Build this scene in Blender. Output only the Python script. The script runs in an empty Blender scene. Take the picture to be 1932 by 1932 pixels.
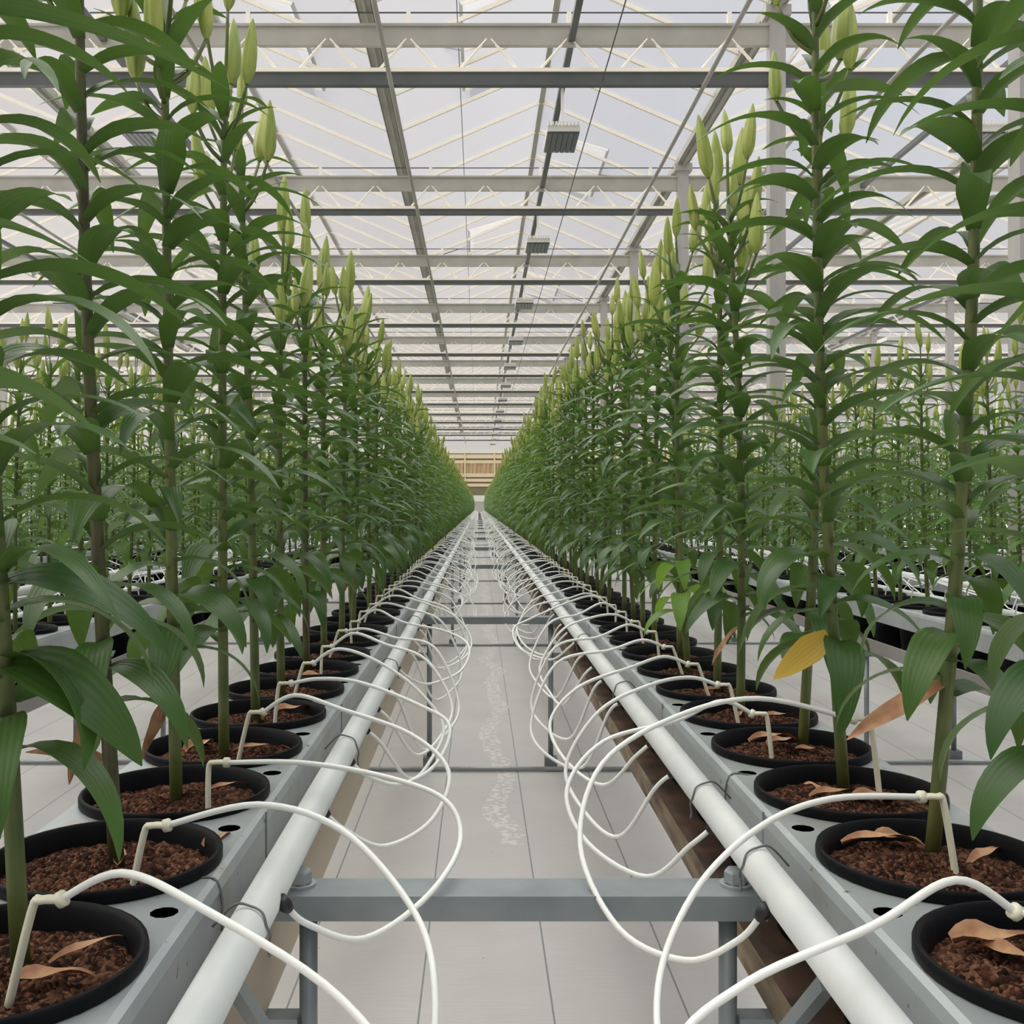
import bpy, bmesh, math, random
import numpy as np
from mathutils import Matrix, Vector

# ------------------------------------------------------------------ camera, sky, light, exposure
scene = bpy.context.scene
COL = scene.collection
F, VX, VY, CZ = 1950.0, 903.0, 955.0, 0.95          # focal length and vanishing point in pixels of 1932, eye height
cam_d = bpy.data.cameras.new('camera')
cam = bpy.data.objects.new('camera', cam_d)
COL.objects.link(cam)
cam.location = (0, 0, CZ)
cam.rotation_euler = (math.radians(90), 0, 0)
cam_d.sensor_width = 36.0
cam_d.lens = 36.0 * F / 1932.0
cam_d.shift_x = (966.0 - VX) / 1932.0
cam_d.shift_y = -(966.0 - VY) / 1932.0
cam_d.clip_start, cam_d.clip_end = 0.02, 400
scene.camera = cam

world = bpy.data.worlds.new('overcast_sky')
scene.world = world
world.use_nodes = True
wn, wl = world.node_tree.nodes, world.node_tree.links
bg = wn['Background']
tc = wn.new('ShaderNodeTexCoord')
sep = wn.new('ShaderNodeSeparateXYZ')
wl.new(tc.outputs['Generated'], sep.inputs[0])
mr = wn.new('ShaderNodeMapRange')                    # overcast brightness rises towards the zenith
mr.inputs[1].default_value, mr.inputs[2].default_value = 0.0, 1.0
mr.inputs[3].default_value, mr.inputs[4].default_value = 0.62, 1.45
wl.new(sep.outputs[2], mr.inputs[0])
mx = wn.new('ShaderNodeMapRange')                    # hazy warm side of the sky to the clearer blue side
mx.inputs[1].default_value, mx.inputs[2].default_value = -0.55, 0.55
wl.new(sep.outputs[0], mx.inputs[0])
cm = wn.new('ShaderNodeMix'); cm.data_type = 'RGBA'
cm.inputs[6].default_value = (1.0, 0.90, 0.85, 1)
cm.inputs[7].default_value = (0.80, 0.88, 1.07, 1)
wl.new(mx.outputs[0], cm.inputs[0])
me_ = wn.new('ShaderNodeMapRange')                   # warm haze low over the horizon
me_.inputs[1].default_value, me_.inputs[2].default_value = 0.03, 0.34
wl.new(sep.outputs[2], me_.inputs[0])
hz = wn.new('ShaderNodeMix'); hz.data_type = 'RGBA'
hz.inputs[6].default_value = (1.10, 0.98, 0.86, 1)
wl.new(me_.outputs[0], hz.inputs[0]); wl.new(cm.outputs[2], hz.inputs[7])
vm = wn.new('ShaderNodeVectorMath'); vm.operation = 'SCALE'
wl.new(hz.outputs[2], vm.inputs[0]); wl.new(mr.outputs[0], vm.inputs['Scale'])
wl.new(vm.outputs[0], bg.inputs['Color'])
bg.inputs['Strength'].default_value = 0.53

sun_d = bpy.data.lights.new('veiled_sun', 'SUN')
sun_d.energy = 6.4; sun_d.angle = math.radians(100); sun_d.color = (1.0, 0.96, 0.90)
sun = bpy.data.objects.new('veiled_sun', sun_d)
COL.objects.link(sun)
sun.rotation_euler = Vector((0.30, -0.22, -1.0)).to_track_quat('-Z', 'Y').to_euler()
sun.location = (0, 0, 30)

scene.view_settings.view_transform = 'Standard'
scene.view_settings.look = 'None'
scene.view_settings.exposure = 0.1
scene.view_settings.gamma = 1.0
scene.view_settings.use_curve_mapping = False

# ------------------------------------------------------------------ layout constants (metres; x across, y along the aisle, z up)
XC = 0.0415                    # middle of the aisle
PITCH, Z0 = 0.2367, 0.79       # pots along a row
RIM, SOIL, TRAY = 0.607, 0.588, 0.594
GUT = 0.425
FAR = 66.0
rng = random.Random(7)

# ------------------------------------------------------------------ helpers
class MB:
    """collects geometry for one mesh"""
    def __init__(s):
        s.v, s.f, s.mi, s.uv = [], [], [], []
    def add(s, vs, fs, mi=0, M=None):
        o = len(s.v)
        if M is not None:
            vs = [M @ Vector(p) for p in vs]
        s.v += [tuple(p) for p in vs]
        s.f += [tuple(i + o for i in f) for f in fs]
        s.mi += [mi] * len(fs)
    def box(s, x0, x1, y0, y1, z0, z1, mi=0, M=None):
        s.add([(x0, y0, z0), (x1, y0, z0), (x1, y1, z0), (x0, y1, z0), (x0, y0, z1), (x1, y0, z1), (x1, y1, z1), (x0, y1, z1)],
              [(0, 3, 2, 1), (4, 5, 6, 7), (0, 1, 5, 4), (1, 2, 6, 5), (2, 3, 7, 6), (3, 0, 4, 7)], mi, M)
    def tube(s, pts, r, n=8, mi=0, cap=True, M=None):
        pts = [Vector(p) for p in pts]
        rs = r if isinstance(r, (list, tuple)) else [r] * len(pts)
        vs, fs = [], []
        up = None
        for i, p in enumerate(pts):
            t = (pts[min(i + 1, len(pts) - 1)] - pts[max(i - 1, 0)]).normalized()
            if up is None:
                up = t.orthogonal().normalized()
            up = (up - t * up.dot(t))
            up = up.normalized() if up.length > 1e-6 else t.orthogonal().normalized()
            w = t.cross(up)
            for k in range(n):
                a = 2 * math.pi * k / n
                vs.append(p + (up * math.cos(a) + w * math.sin(a)) * rs[i])
        for i in range(len(pts) - 1):
            for k in range(n):
                k2 = (k + 1) % n
                fs.append((i * n + k, i * n + k2, (i + 1) * n + k2, (i + 1) * n + k))
        if cap:
            fs.append(tuple(range(n))[::-1])
            fs.append(tuple((len(pts) - 1) * n + k for k in range(n)))
        s.add(vs, fs, mi, M)
    def bar(s, a, b, w, h, mi=0):
        """box beam from a to b, w across and h high"""
        a, b = Vector(a), Vector(b)
        d = b - a; L = d.length
        q = d.to_track_quat('X', 'Z')
        s.box(0, L, -w / 2, w / 2, -h / 2, h / 2, mi, Matrix.Translation(a) @ q.to_matrix().to_4x4())
    def lathe(s, prof, n=24, mi=0, M=None, lobes=None):
        vs, fs = [], []
        for (r, z) in prof:
            for k in range(n):
                a = 2 * math.pi * k / n
                rr = r * (lobes(a) if lobes else 1)
                vs.append((rr * math.cos(a), rr * math.sin(a), z))
        for i in range(len(prof) - 1):
            for k in range(n):
                k2 = (k + 1) % n
                fs.append((i * n + k, i * n + k2, (i + 1) * n + k2, (i + 1) * n + k))
        s.add(vs, fs, mi, M)
    def mesh(s, name, mats, smooth=False):
        me = bpy.data.meshes.new(name)
        me.from_pydata(s.v, [], s.f)
        for m in (mats if isinstance(mats, (list, tuple)) else [mats]):
            me.materials.append(m)
        if any(s.mi):
            me.polygons.foreach_set('material_index', s.mi)
        if smooth:
            me.polygons.foreach_set('use_smooth', [True] * len(s.f))
        me.update()
        return me
    def build(s, name, mats, parent=None, smooth=False):
        return link(name, s.mesh(name, mats, smooth), parent)

def link(name, data, parent=None, M=None):
    o = bpy.data.objects.new(name, data)
    COL.objects.link(o)
    if parent is not None:
        o.parent = parent
    if M is not None:
        o.matrix_basis = M
    return o

def tag(o, label=None, cat=None, group=None, kind=None):
    if label: o['label'] = label
    if cat: o['category'] = cat
    if group: o['group'] = group
    if kind: o['kind'] = kind
    return o

def empty(name, loc, rz=0.0):
    o = bpy.data.objects.new(name, None)
    o.empty_display_size = 0.05
    COL.objects.link(o)
    o.location = loc
    o.rotation_euler = (0, 0, rz)
    return o

def catmull(P, n=6):
    P = [Vector(p) for p in P]
    out = []
    for i in range(len(P) - 1):
        p0, p1, p2, p3 = P[max(i - 1, 0)], P[i], P[i + 1], P[min(i + 2, len(P) - 1)]
        for k in range(n):
            t = k / n
            out.append(0.5 * ((2 * p1) + (p2 - p0) * t + (2 * p0 - 5 * p1 + 4 * p2 - p3) * t * t + (3 * p1 - p0 - 3 * p2 + p3) * t ** 3))
    out.append(P[-1])
    return out

# ------------------------------------------------------------------ materials
def srgb(r, g, b):
    f = lambda c: (c / 255 / 12.92) if c / 255 <= 0.04045 else ((c / 255 + 0.055) / 1.055) ** 2.4
    return (f(r), f(g), f(b), 1)

def mat(name, col, rough=0.5, metal=0.0, var=None, scale=20.0, bump=0.0, bump_scale=None, spec=0.5, detail=4.0, coord='Object', stretch=None):
    m = bpy.data.materials.new(name)
    m.use_nodes = True
    n, l = m.node_tree.nodes, m.node_tree.links
    p = n['Principled BSDF']
    p.inputs['Base Color'].default_value = col
    p.inputs['Roughness'].default_value = rough
    p.inputs['Metallic'].default_value = metal
    p.inputs['Specular IOR Level'].default_value = spec
    if var or bump:
        t = n.new('ShaderNodeTexCoord')
        mp = n.new('ShaderNodeMapping')
        if stretch: mp.inputs['Scale'].default_value = stretch
        l.new(t.outputs[coord], mp.inputs[0])
        nz = n.new('ShaderNodeTexNoise')
        nz.inputs['Scale'].default_value = scale; nz.inputs['Detail'].default_value = detail
        l.new(mp.outputs[0], nz.inputs['Vector'])
    if var:
        r = n.new('ShaderNodeValToRGB')
        r.color_ramp.elements[0].position, r.color_ramp.elements[1].position = 0.32, 0.68
        r.color_ramp.elements[0].color, r.color_ramp.elements[1].color = col, var
        l.new(nz.outputs[0], r.inputs[0]); l.new(r.outputs[0], p.inputs['Base Color'])
    if bump:
        nb = nz
        if bump_scale:
            nb = n.new('ShaderNodeTexNoise'); nb.inputs['Scale'].default_value = bump_scale
            l.new(mp.outputs[0], nb.inputs['Vector'])
        b = n.new('ShaderNodeBump'); b.inputs['Strength'].default_value = bump; b.inputs['Distance'].default_value = 0.01
        l.new(nb.outputs[0], b.inputs['Height']); l.new(b.outputs[0], p.inputs['Normal'])
    return m

def leafy(name, c1, c2, back, trans=0.3, rough=0.42, veins=True):
    """green plant tissue: colour varies from leaf to leaf, fine parallel veins, some light shines through"""
    m = bpy.data.materials.new(name); m.use_nodes = True
    n, l = m.node_tree.nodes, m.node_tree.links
    p = n['Principled BSDF']; out = n['Material Output']
    g = n.new('ShaderNodeNewGeometry')
    oi = n.new('ShaderNodeObjectInfo')
    ad = n.new('ShaderNodeMath'); ad.operation = 'ADD'
    l.new(g.outputs['Random Per Island'], ad.inputs[0]); l.new(oi.outputs['Random'], ad.inputs[1])
    fr = n.new('ShaderNodeMath'); fr.operation = 'FRACT'; l.new(ad.outputs[0], fr.inputs[0])
    mix = n.new('ShaderNodeMix'); mix.data_type = 'RGBA'
    mix.inputs[6].default_value = c1; mix.inputs[7].default_value = c2
    l.new(fr.outputs[0], mix.inputs[0])
    colour = mix.outputs[2]
    if veins:
        uv = n.new('ShaderNodeUVMap')
        w = n.new('ShaderNodeTexWave'); w.wave_type = 'BANDS'; w.bands_direction = 'X'
        w.inputs['Scale'].default_value = 2.2; w.inputs['Distortion'].default_value = 0.4
        l.new(uv.outputs[0], w.inputs['Vector'])
        mv = n.new('ShaderNodeMix'); mv.data_type = 'RGBA'; mv.blend_type = 'MULTIPLY'
        mv.inputs[0].default_value = 0.14
        l.new(colour, mv.inputs[6]); l.new(w.outputs[0], mv.inputs[7])
        colour = mv.outputs[2]
        bp = n.new('ShaderNodeBump'); bp.inputs['Strength'].default_value = 0.10; bp.inputs['Distance'].default_value = 0.002
        l.new(w.outputs[0], bp.inputs['Height']); l.new(bp.outputs[0], p.inputs['Normal'])
    bk = n.new('ShaderNodeMix'); bk.data_type = 'RGBA'
    l.new(g.outputs['Backfacing'], bk.inputs[0]); l.new(colour, bk.inputs[6])
    bk.inputs[7].default_value = back
    l.new(bk.outputs[2], p.inputs['Base Color'])
    p.inputs['Roughness'].default_value = rough
    p.inputs['Specular IOR Level'].default_value = 0.34
    tr = n.new('ShaderNodeBsdfTranslucent')
    tr.inputs['Color'].default_value = (c2[0] * 1.9, c2[1] * 1.7, c2[2] * 0.9, 1)
    ms = n.new('ShaderNodeMixShader'); ms.inputs[0].default_value = trans
    l.new(p.outputs[0], ms.inputs[1]); l.new(tr.outputs[0], ms.inputs[2]); l.new(ms.outputs[0], out.inputs[0])
    return m

M = {}
M['leaf'] = leafy('lily_leaf', (0.027, 0.078, 0.018, 1), (0.060, 0.132, 0.028, 1), (0.072, 0.128, 0.042, 1), trans=0.22, rough=0.4)
M['leaf_far'] = leafy('lily_leaf_small', (0.036, 0.096, 0.020, 1), (0.076, 0.158, 0.032, 1), (0.086, 0.15, 0.044, 1), trans=0.28, rough=0.48, veins=False)
M['leaf_pale'] = leafy('pale_leaf', (0.12, 0.25, 0.045, 1), (0.16, 0.30, 0.06, 1), (0.16, 0.28, 0.08, 1), trans=0.35)
M['leaf_yellow'] = leafy('yellow_leaf', (0.72, 0.50, 0.10, 1), (0.80, 0.56, 0.13, 1), (0.74, 0.54, 0.16, 1), trans=0.3)
M['leaf_dry'] = mat('dry_leaf', srgb(142, 98, 70), 0.7, var=srgb(190, 150, 112), scale=40, bump=0.3)
M['bud'] = mat('lily_bud', srgb(122, 142, 58), 0.45, var=srgb(166, 176, 92), scale=130, stretch=(1, 1, 0.06))
M['stem'] = mat('lily_stem', srgb(74, 92, 44), 0.5, var=srgb(112, 118, 66), scale=14)
M['stem_dark'] = mat('lily_stem_brown', srgb(62, 58, 36), 0.5, var=srgb(92, 96, 54), scale=14)
M['pot'] = mat('black_plastic_pot', srgb(13, 14, 17), 0.5, var=srgb(19, 20, 23), scale=30, spec=0.10)
def soil_mat():
    m = mat('coir_soil', srgb(48, 30, 22), 0.95, spec=0.08)
    n, l = m.node_tree.nodes, m.node_tree.links
    p = n['Principled BSDF']
    t = n.new('ShaderNodeTexCoord')
    v = n.new('ShaderNodeTexVoronoi'); v.inputs['Scale'].default_value = 260; l.new(t.outputs['Object'], v.inputs['Vector'])
    z = n.new('ShaderNodeTexNoise'); z.inputs['Scale'].default_value = 38; z.inputs['Detail'].default_value = 5; l.new(t.outputs['Object'], z.inputs['Vector'])
    sp = n.new('ShaderNodeSeparateColor'); l.new(v.outputs['Color'], sp.inputs[0])
    a = n.new('ShaderNodeMath'); a.operation = 'ADD'; l.new(sp.outputs[0], a.inputs[0]); l.new(z.outputs[0], a.inputs[1])
    h = n.new('ShaderNodeMath'); h.operation = 'MULTIPLY'; h.inputs[1].default_value = 0.5; l.new(a.outputs[0], h.inputs[0])
    r = n.new('ShaderNodeValToRGB'); e = r.color_ramp.elements
    e[0].position, e[1].position = 0.28, 0.8
    e[0].color, e[1].color = srgb(34, 23, 18), srgb(126, 90, 70)
    q = e.new(0.52); q.color = srgb(74, 48, 36)
    l.new(h.outputs[0], r.inputs[0]); l.new(r.outputs[0], p.inputs['Base Color'])
    b = n.new('ShaderNodeBump'); b.inputs['Strength'].default_value = 1.0; b.inputs['Distance'].default_value = 0.004
    l.new(v.outputs['Distance'], b.inputs['Height']); b.invert = True
    l.new(b.outputs[0], p.inputs['Normal'])
    return m
M['soil'] = soil_mat()
M['galv'] = mat('galvanised_sheet', srgb(146, 154, 157), 0.42, 0.3, var=srgb(164, 170, 170), scale=7, bump=0.03, bump_scale=60)
def speckle(m, scale, thr, col, amt):
    n, l = m.node_tree.nodes, m.node_tree.links
    p = n['Principled BSDF']
    src = p.inputs['Base Color'].links[0].from_socket
    t = n.new('ShaderNodeTexCoord')
    z = n.new('ShaderNodeTexNoise'); z.inputs['Scale'].default_value = scale; z.inputs['Detail'].default_value = 3
    l.new(t.outputs['Object'], z.inputs['Vector'])
    g = n.new('ShaderNodeMapRange'); g.inputs[1].default_value = thr; g.inputs[2].default_value = thr + 0.03; g.inputs[4].default_value = amt
    l.new(z.outputs[0], g.inputs[0])
    x = n.new('ShaderNodeMix'); x.data_type = 'RGBA'; x.inputs[7].default_value = col
    l.new(g.outputs[0], x.inputs[0]); l.new(src, x.inputs[6]); l.new(x.outputs[2], p.inputs['Base Color'])
speckle(M['galv'], 75, 0.69, srgb(84, 66, 52), 0.8)
speckle(M['galv'], 9, 0.60, srgb(150, 146, 136), 0.5)
M['galv_d'] = mat('galvanised_steel_bar', srgb(112, 122, 126), 0.45, 0.3, var=srgb(136, 144, 146), scale=12)
M['pipe'] = mat('white_pipe', srgb(206, 212, 210), 0.4, var=srgb(222, 226, 222), scale=9)
M['tube'] = mat('white_drip_tube', srgb(228, 231, 226), 0.4)
M['peg'] = mat('ivory_peg', srgb(222, 220, 198), 0.45)
M['black'] = mat('black_rubber', srgb(20, 22, 24), 0.5)
M['gut_beige'] = mat('beige_gutter', srgb(186, 176, 156), 0.6, var=srgb(160, 146, 122), scale=5, stretch=(1, 0.3, 1))
M['gut_mud'] = mat('mud_stained_gutter', srgb(142, 126, 102), 0.8, var=srgb(70, 56, 43), scale=26, bump=0.3, detail=9, stretch=(1, 0.35, 1))
M['gut_grey'] = mat('grey_gutter', srgb(136, 136, 134), 0.6, var=srgb(116, 110, 104), scale=5, stretch=(1, 0.3, 1))
M['sludge'] = mat('wet_brown_residue', srgb(112, 86, 68), 0.6, var=srgb(56, 44, 36), scale=12, bump=0.4, detail=8)
M['alu_white'] = mat('white_aluminium', srgb(248, 242, 228), 0.5, var=srgb(238, 232, 218), scale=3)
M['steel_pale'] = mat('pale_roof_steel', srgb(172, 170, 160), 0.55, var=srgb(154, 152, 144), scale=2)
M['steel_dark'] = mat('dark_roof_steel', srgb(88, 92, 91), 0.5, var=srgb(76, 80, 79), scale=2)
M['column'] = mat('galvanised_column', srgb(178, 176, 172), 0.5, 0.15, var=srgb(160, 158, 156), scale=9, stretch=(1, 1, 0.2))
M['wire'] = mat('grey_wire', srgb(110, 114, 114), 0.45, 0.5)
M['lamp_w'] = mat('white_lamp_housing', srgb(224, 222, 216), 0.45)
M['lamp_d'] = mat('dark_lamp_bar', srgb(84, 90, 92), 0.3)
M['cream'] = mat('cream_rail', srgb(226, 208, 172), 0.6)
M['brown'] = mat('brown_rail', srgb(128, 110, 84), 0.6)
M['tan'] = mat('tan_screen_cloth', srgb(176, 150, 116), 0.8, var=srgb(200, 176, 138), scale=6, stretch=(4, 1, 0.2))
M['olive'] = mat('olive_panel', srgb(112, 108, 82), 0.7, var=srgb(128, 124, 96), scale=3)
M['white_wall'] = mat('white_lower_wall', srgb(226, 226, 214), 0.6)
M['grey_wall'] = mat('grey_plinth', srgb(176, 176, 166), 0.7)

def glass_mat(name, tint, hazef):
    m = bpy.data.materials.new(name); m.use_nodes = True
    n, l = m.node_tree.nodes, m.node_tree.links
    n.remove(n['Principled BSDF'])
    t = n.new('ShaderNodeBsdfTransparent'); t.inputs[0].default_value = tint
    d = n.new('ShaderNodeBsdfTranslucent'); d.inputs[0].default_value = (0.92, 0.92, 0.92, 1)
    g = n.new('ShaderNodeBsdfGlossy'); g.inputs['Roughness'].default_value = 0.15; g.inputs[0].default_value = (0.9, 0.9, 0.9, 1)
    a = n.new('ShaderNodeMixShader'); a.inputs[0].default_value = hazef
    l.new(t.outputs[0], a.inputs[1]); l.new(d.outputs[0], a.inputs[2])
    b = n.new('ShaderNodeMixShader'); b.inputs[0].default_value = 0.05
    l.new(a.outputs[0], b.inputs[1]); l.new(g.outputs[0], b.inputs[2])
    l.new(b.outputs[0], n['Material Output'].inputs[0])
    return m
M['glass'] = glass_mat('hazy_roof_glass', (0.95, 0.955, 0.96, 1), 0.13)
M['glass_wall'] = glass_mat('wall_glass', (0.86, 0.90, 0.97, 1), 0.25)

def floor_mat():
    """white woven ground cover: fine weave, a dark thread every quarter metre, pale scuffs along the aisle"""
    m = bpy.data.materials.new('woven_ground_cover'); m.use_nodes = True
    n, l = m.node_tree.nodes, m.node_tree.links
    p = n['Principled BSDF']
    t = n.new('ShaderNodeTexCoord')
    s = n.new('ShaderNodeSeparateXYZ'); l.new(t.outputs['Object'], s.inputs[0])
    def math_(op, a, b=None):
        q = n.new('ShaderNodeMath'); q.operation = op
        if isinstance(a, (int, float)): q.inputs[0].default_value = a
        else: l.new(a, q.inputs[0])
        if b is not None:
            if isinstance(b, (int, float)): q.inputs[1].default_value = b
            else: l.new(b, q.inputs[1])
        return q.outputs[0]
    def mixc(f, a, b):
        q = n.new('ShaderNodeMix'); q.data_type = 'RGBA'
        l.new(f, q.inputs[0])
        for k, c in ((6, a), (7, b)):
            if isinstance(c, tuple): q.inputs[k].default_value = c
            else: l.new(c, q.inputs[k])
        return q.outputs[2]
    nz = n.new('ShaderNodeTexNoise'); nz.inputs['Scale'].default_value = 3.5; nz.inputs['Detail'].default_value = 6
    l.new(t.outputs['Object'], nz.inputs['Vector'])
    base = mixc(nz.outputs[0], srgb(188, 187, 186), srgb(214, 212, 209))
    mp = n.new('ShaderNodeMapping'); mp.inputs['Scale'].default_value = (4, 90, 1); l.new(t.outputs['Object'], mp.inputs[0])
    n2 = n.new('ShaderNodeTexNoise'); n2.inputs['Scale'].default_value = 2.5; n2.inputs['Detail'].default_value = 4
    l.new(mp.outputs[0], n2.inputs['Vector'])
    weave = math_('MULTIPLY', n2.outputs[0], 0.35)
    base = mixc(weave, base, srgb(168, 166, 164))
    u = math_('FRACT', math_('ADD', math_('DIVIDE', math_('SUBTRACT', s.outputs[0], 0.14), 0.2515), 0.5))
    thread = math_('LESS_THAN', math_('ABSOLUTE', math_('SUBTRACT', u, 0.5)), 0.0075)
    base = mixc(math_('MULTIPLY', thread, 0.75), base, srgb(96, 108, 112))
    v = math_('FRACT', math_('DIVIDE', s.outputs[1], 1.05))
    cross = math_('LESS_THAN', math_('ABSOLUTE', math_('SUBTRACT', v, 0.5)), 0.002)
    base = mixc(math_('MULTIPLY', cross, 0.25), base, srgb(120, 126, 128))
    n3 = n.new('ShaderNodeTexNoise'); n3.inputs['Scale'].default_value = 1.3; n3.inputs['Detail'].default_value = 2
    l.new(t.outputs['Object'], n3.inputs['Vector'])
    # a trail of dried scuffs along the middle of the aisle
    wob = math_('MULTIPLY', math_('SUBTRACT', n3.outputs[0], 0.5), 0.25)
    dist = math_('ABSOLUTE', math_('SUBTRACT', math_('SUBTRACT', s.outputs[0], 0.075), wob))
    trail = math_('LESS_THAN', dist, 0.035)
    n4 = n.new('ShaderNodeTexNoise'); n4.inputs['Scale'].default_value = 45; n4.inputs['Detail'].default_value = 3
    l.new(t.outputs['Object'], n4.inputs['Vector'])
    spots = math_('GREATER_THAN', n4.outputs[0], 0.52)
    far = math_('GREATER_THAN', s.outputs[1], 2.9)
    base = mixc(math_('MULTIPLY', math_('MULTIPLY', trail, spots), math_('MULTIPLY', far, 0.5)), base, srgb(240, 238, 232))
    n5 = n.new('ShaderNodeTexNoise'); n5.inputs['Scale'].default_value = 60; l.new(t.outputs['Object'], n5.inputs['Vector'])
    speck = math_('GREATER_THAN', n5.outputs[0], 0.76)
    base = mixc(math_('MULTIPLY', speck, 0.5), base, srgb(90, 80, 70))
    l.new(base, p.inputs['Base Color'])
    p.inputs['Roughness'].default_value = 0.5
    b = n.new('ShaderNodeBump'); b.inputs['Strength'].default_value = 0.12; b.inputs['Distance'].default_value = 0.01
    l.new(n2.outputs[0], b.inputs['Height']); l.new(b.outputs[0], p.inputs['Normal'])
    return m
M['floor'] = floor_mat()

# ------------------------------------------------------------------ the greenhouse shell
EAVE, RIDGE = CZ + 4.78, CZ + 5.62       # gutter and ridge heights
SPAN, GX0 = 3.9, -1.08                   # roof spans; one valley gutter stands at GX0
TRUSS_Y = [9.8 + 4.5 * k for k in range(-3, 13)]
spans = list(range(-4, 5))               # span k lies between GX0+k*SPAN and GX0+(k+1)*SPAN
YR0, YR1 = TRUSS_Y[0], TRUSS_Y[-1] + 4.5
XL, XR = GX0 + spans[0] * SPAN, GX0 + (spans[-1] + 1) * SPAN

fb = MB(); fb.add([(-40, -12, 0), (40, -12, 0), (40, 90, 0), (-40, 90, 0)], [(0, 1, 2, 3)])
tag(fb.build('floor', M['floor']), 'white woven ground cover with dark threads over the greenhouse floor', kind='structure')

roof = tag(empty('ceiling', (0, 0, EAVE)), 'ridged greenhouse glass roof on thin cream glazing bars', kind='structure')
W2 = SPAN / 2
RISE = RIDGE - EAVE
NP = 1.125
def pane_mesh(side, u0=0.0, u1=1.0):
    """a sheet of roof glass, gutter side at the origin (side=+1 climbs towards +x)"""
    b = MB()
    d = 0.004
    P = [(side * W2 * u0, 0.012, RISE * u0), (side * W2 * u1, 0.012, RISE * u1), (side * W2 * u1, NP - 0.012, RISE * u1), (side * W2 * u0, NP - 0.012, RISE * u0)]
    b.add(P + [(x, y, z + d) for x, y, z in P], [(0, 1, 2, 3)])
    return b.mesh('pane', M['glass'])
def gbar_mesh(side):
    b = MB(); b.bar((0, 0, -0.02), (side * W2, 0, RISE - 0.02), 0.034, 0.045)
    return b.mesh('glazing_bar', M['alu_white'])
PM = {s: pane_mesh(s) for s in (1, -1)}
PML = {s: pane_mesh(s, 0.0, 0.5) for s in (1, -1)}
GM = {s: gbar_mesh(s) for s in (1, -1)}
vents = {(0, 1, 0), (0, -1, 1), (-1, 1, 1), (1, 1, 0), (1, -1, 2), (-1, -1, 0), (0, 1, 2), (0, -1, 3), (-2, 1, 0), (1, 1, 2), (-1, 1, 3)}   # (span, slope, bay)
rest_p, rest_b = MB(), MB()
ny = int(round((YR1 - YR0) / NP))
for k in spans:
    for s in (1, -1):
        x0 = GX0 + k * SPAN + (0 if s == 1 else SPAN)
        for j in range(ny):
            y = YR0 + j * NP
            bay = int(math.floor((y - 9.8 + 1e-3) / 4.5))
            inbay = int(round((y - 9.8 - bay * 4.5) / NP))
            vented = (k, s, bay) in vents and inbay in (1, 2)
            single = -2 <= k <= 1 and 9.0 <= y <= 26.0
            me = PML[s] if vented else PM[s]
            if single:
                link('pane', me, roof, Matrix.Translation((x0, y, 0)))
                link('glazing_bar', GM[s], roof, Matrix.Translation((x0, y, 0)))
            else:
                for src, dst in ((me, rest_p), (GM[s], rest_b)):
                    dst.add([(v.co.x + x0, v.co.y + y, v.co.z) for v in src.vertices], [tuple(p.vertices) for p in src.polygons])
tag(rest_p.build('pane', M['glass'], roof), kind='stuff')
tag(rest_b.build('glazing_bar', M['alu_white'], roof), kind='stuff')
for k in spans:                                        # ridge caps
    x = GX0 + (k + 0.5) * SPAN
    b = MB(); b.box(x - 0.035, x + 0.035, YR0, YR1, RISE - 0.05, RISE + 0.02)
    b.build('ridge_bar', M['steel_pale'], roof)
ords = ['first', 'second', 'third', 'fourth', 'fifth', 'sixth', 'seventh', 'eighth', 'ninth', 'tenth', 'eleventh', 'twelfth', 'thirteenth', 'fourteenth', 'fifteenth']
for (k, s, bay) in sorted(vents):                      # open roof vents hinged at the ridge
    xr = GX0 + (k + 0.5) * SPAN
    y0 = 9.8 + bay * 4.5 + NP
    v = empty('roof_vent', (xr, y0, RIDGE))
    tag(v, 'two-pane roof vent ajar, %s bay, %s slope %s' % (ords[bay], 'warm-tinted' if s == 1 else 'bluish', {0: 'over the aisle lamps', 1: 'past the columns', -1: 'over the beige-gutter row', -2: 'far behind the beige-gutter row'}[k]), 'vent', 'roof vents along the ridges')
    op = math.radians(7)
    sl = math.atan2(RISE, W2)
    L = math.hypot(W2, RISE) * 0.52
    ex, ez = -s * L * math.cos(sl - op), -L * math.sin(sl - op)
    for j in range(2):
        b = MB(); b.add([(0, j * NP + 0.02, 0), (ex, j * NP + 0.02, ez), (ex, j * NP + NP - 0.02, ez), (0, j * NP + NP - 0.02, 0)], [(0, 1, 2, 3)])
        b.build('pane', M['glass'], v)
        b = MB(); b.bar((0, j * NP, 0), (ex, j * NP, ez), 0.03, 0.03); b.build('vent_bar', M['alu_white'], v)
    b = MB(); b.bar((0, 2 * NP, 0), (ex, 2 * NP, ez), 0.03, 0.03); b.build('vent_bar', M['alu_white'], v)
    b = MB(); b.bar((ex, 0, ez), (ex, 2 * NP, ez), 0.035, 0.04); b.build('lower_rail', M['steel_dark'], v)
    b = MB(); b.tube([(ex, NP, ez), (ex - s * 0.55, NP - 1.7, ez - 0.62)], 0.011, 6); b.build('push_rod', M['steel_dark'], v)

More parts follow.
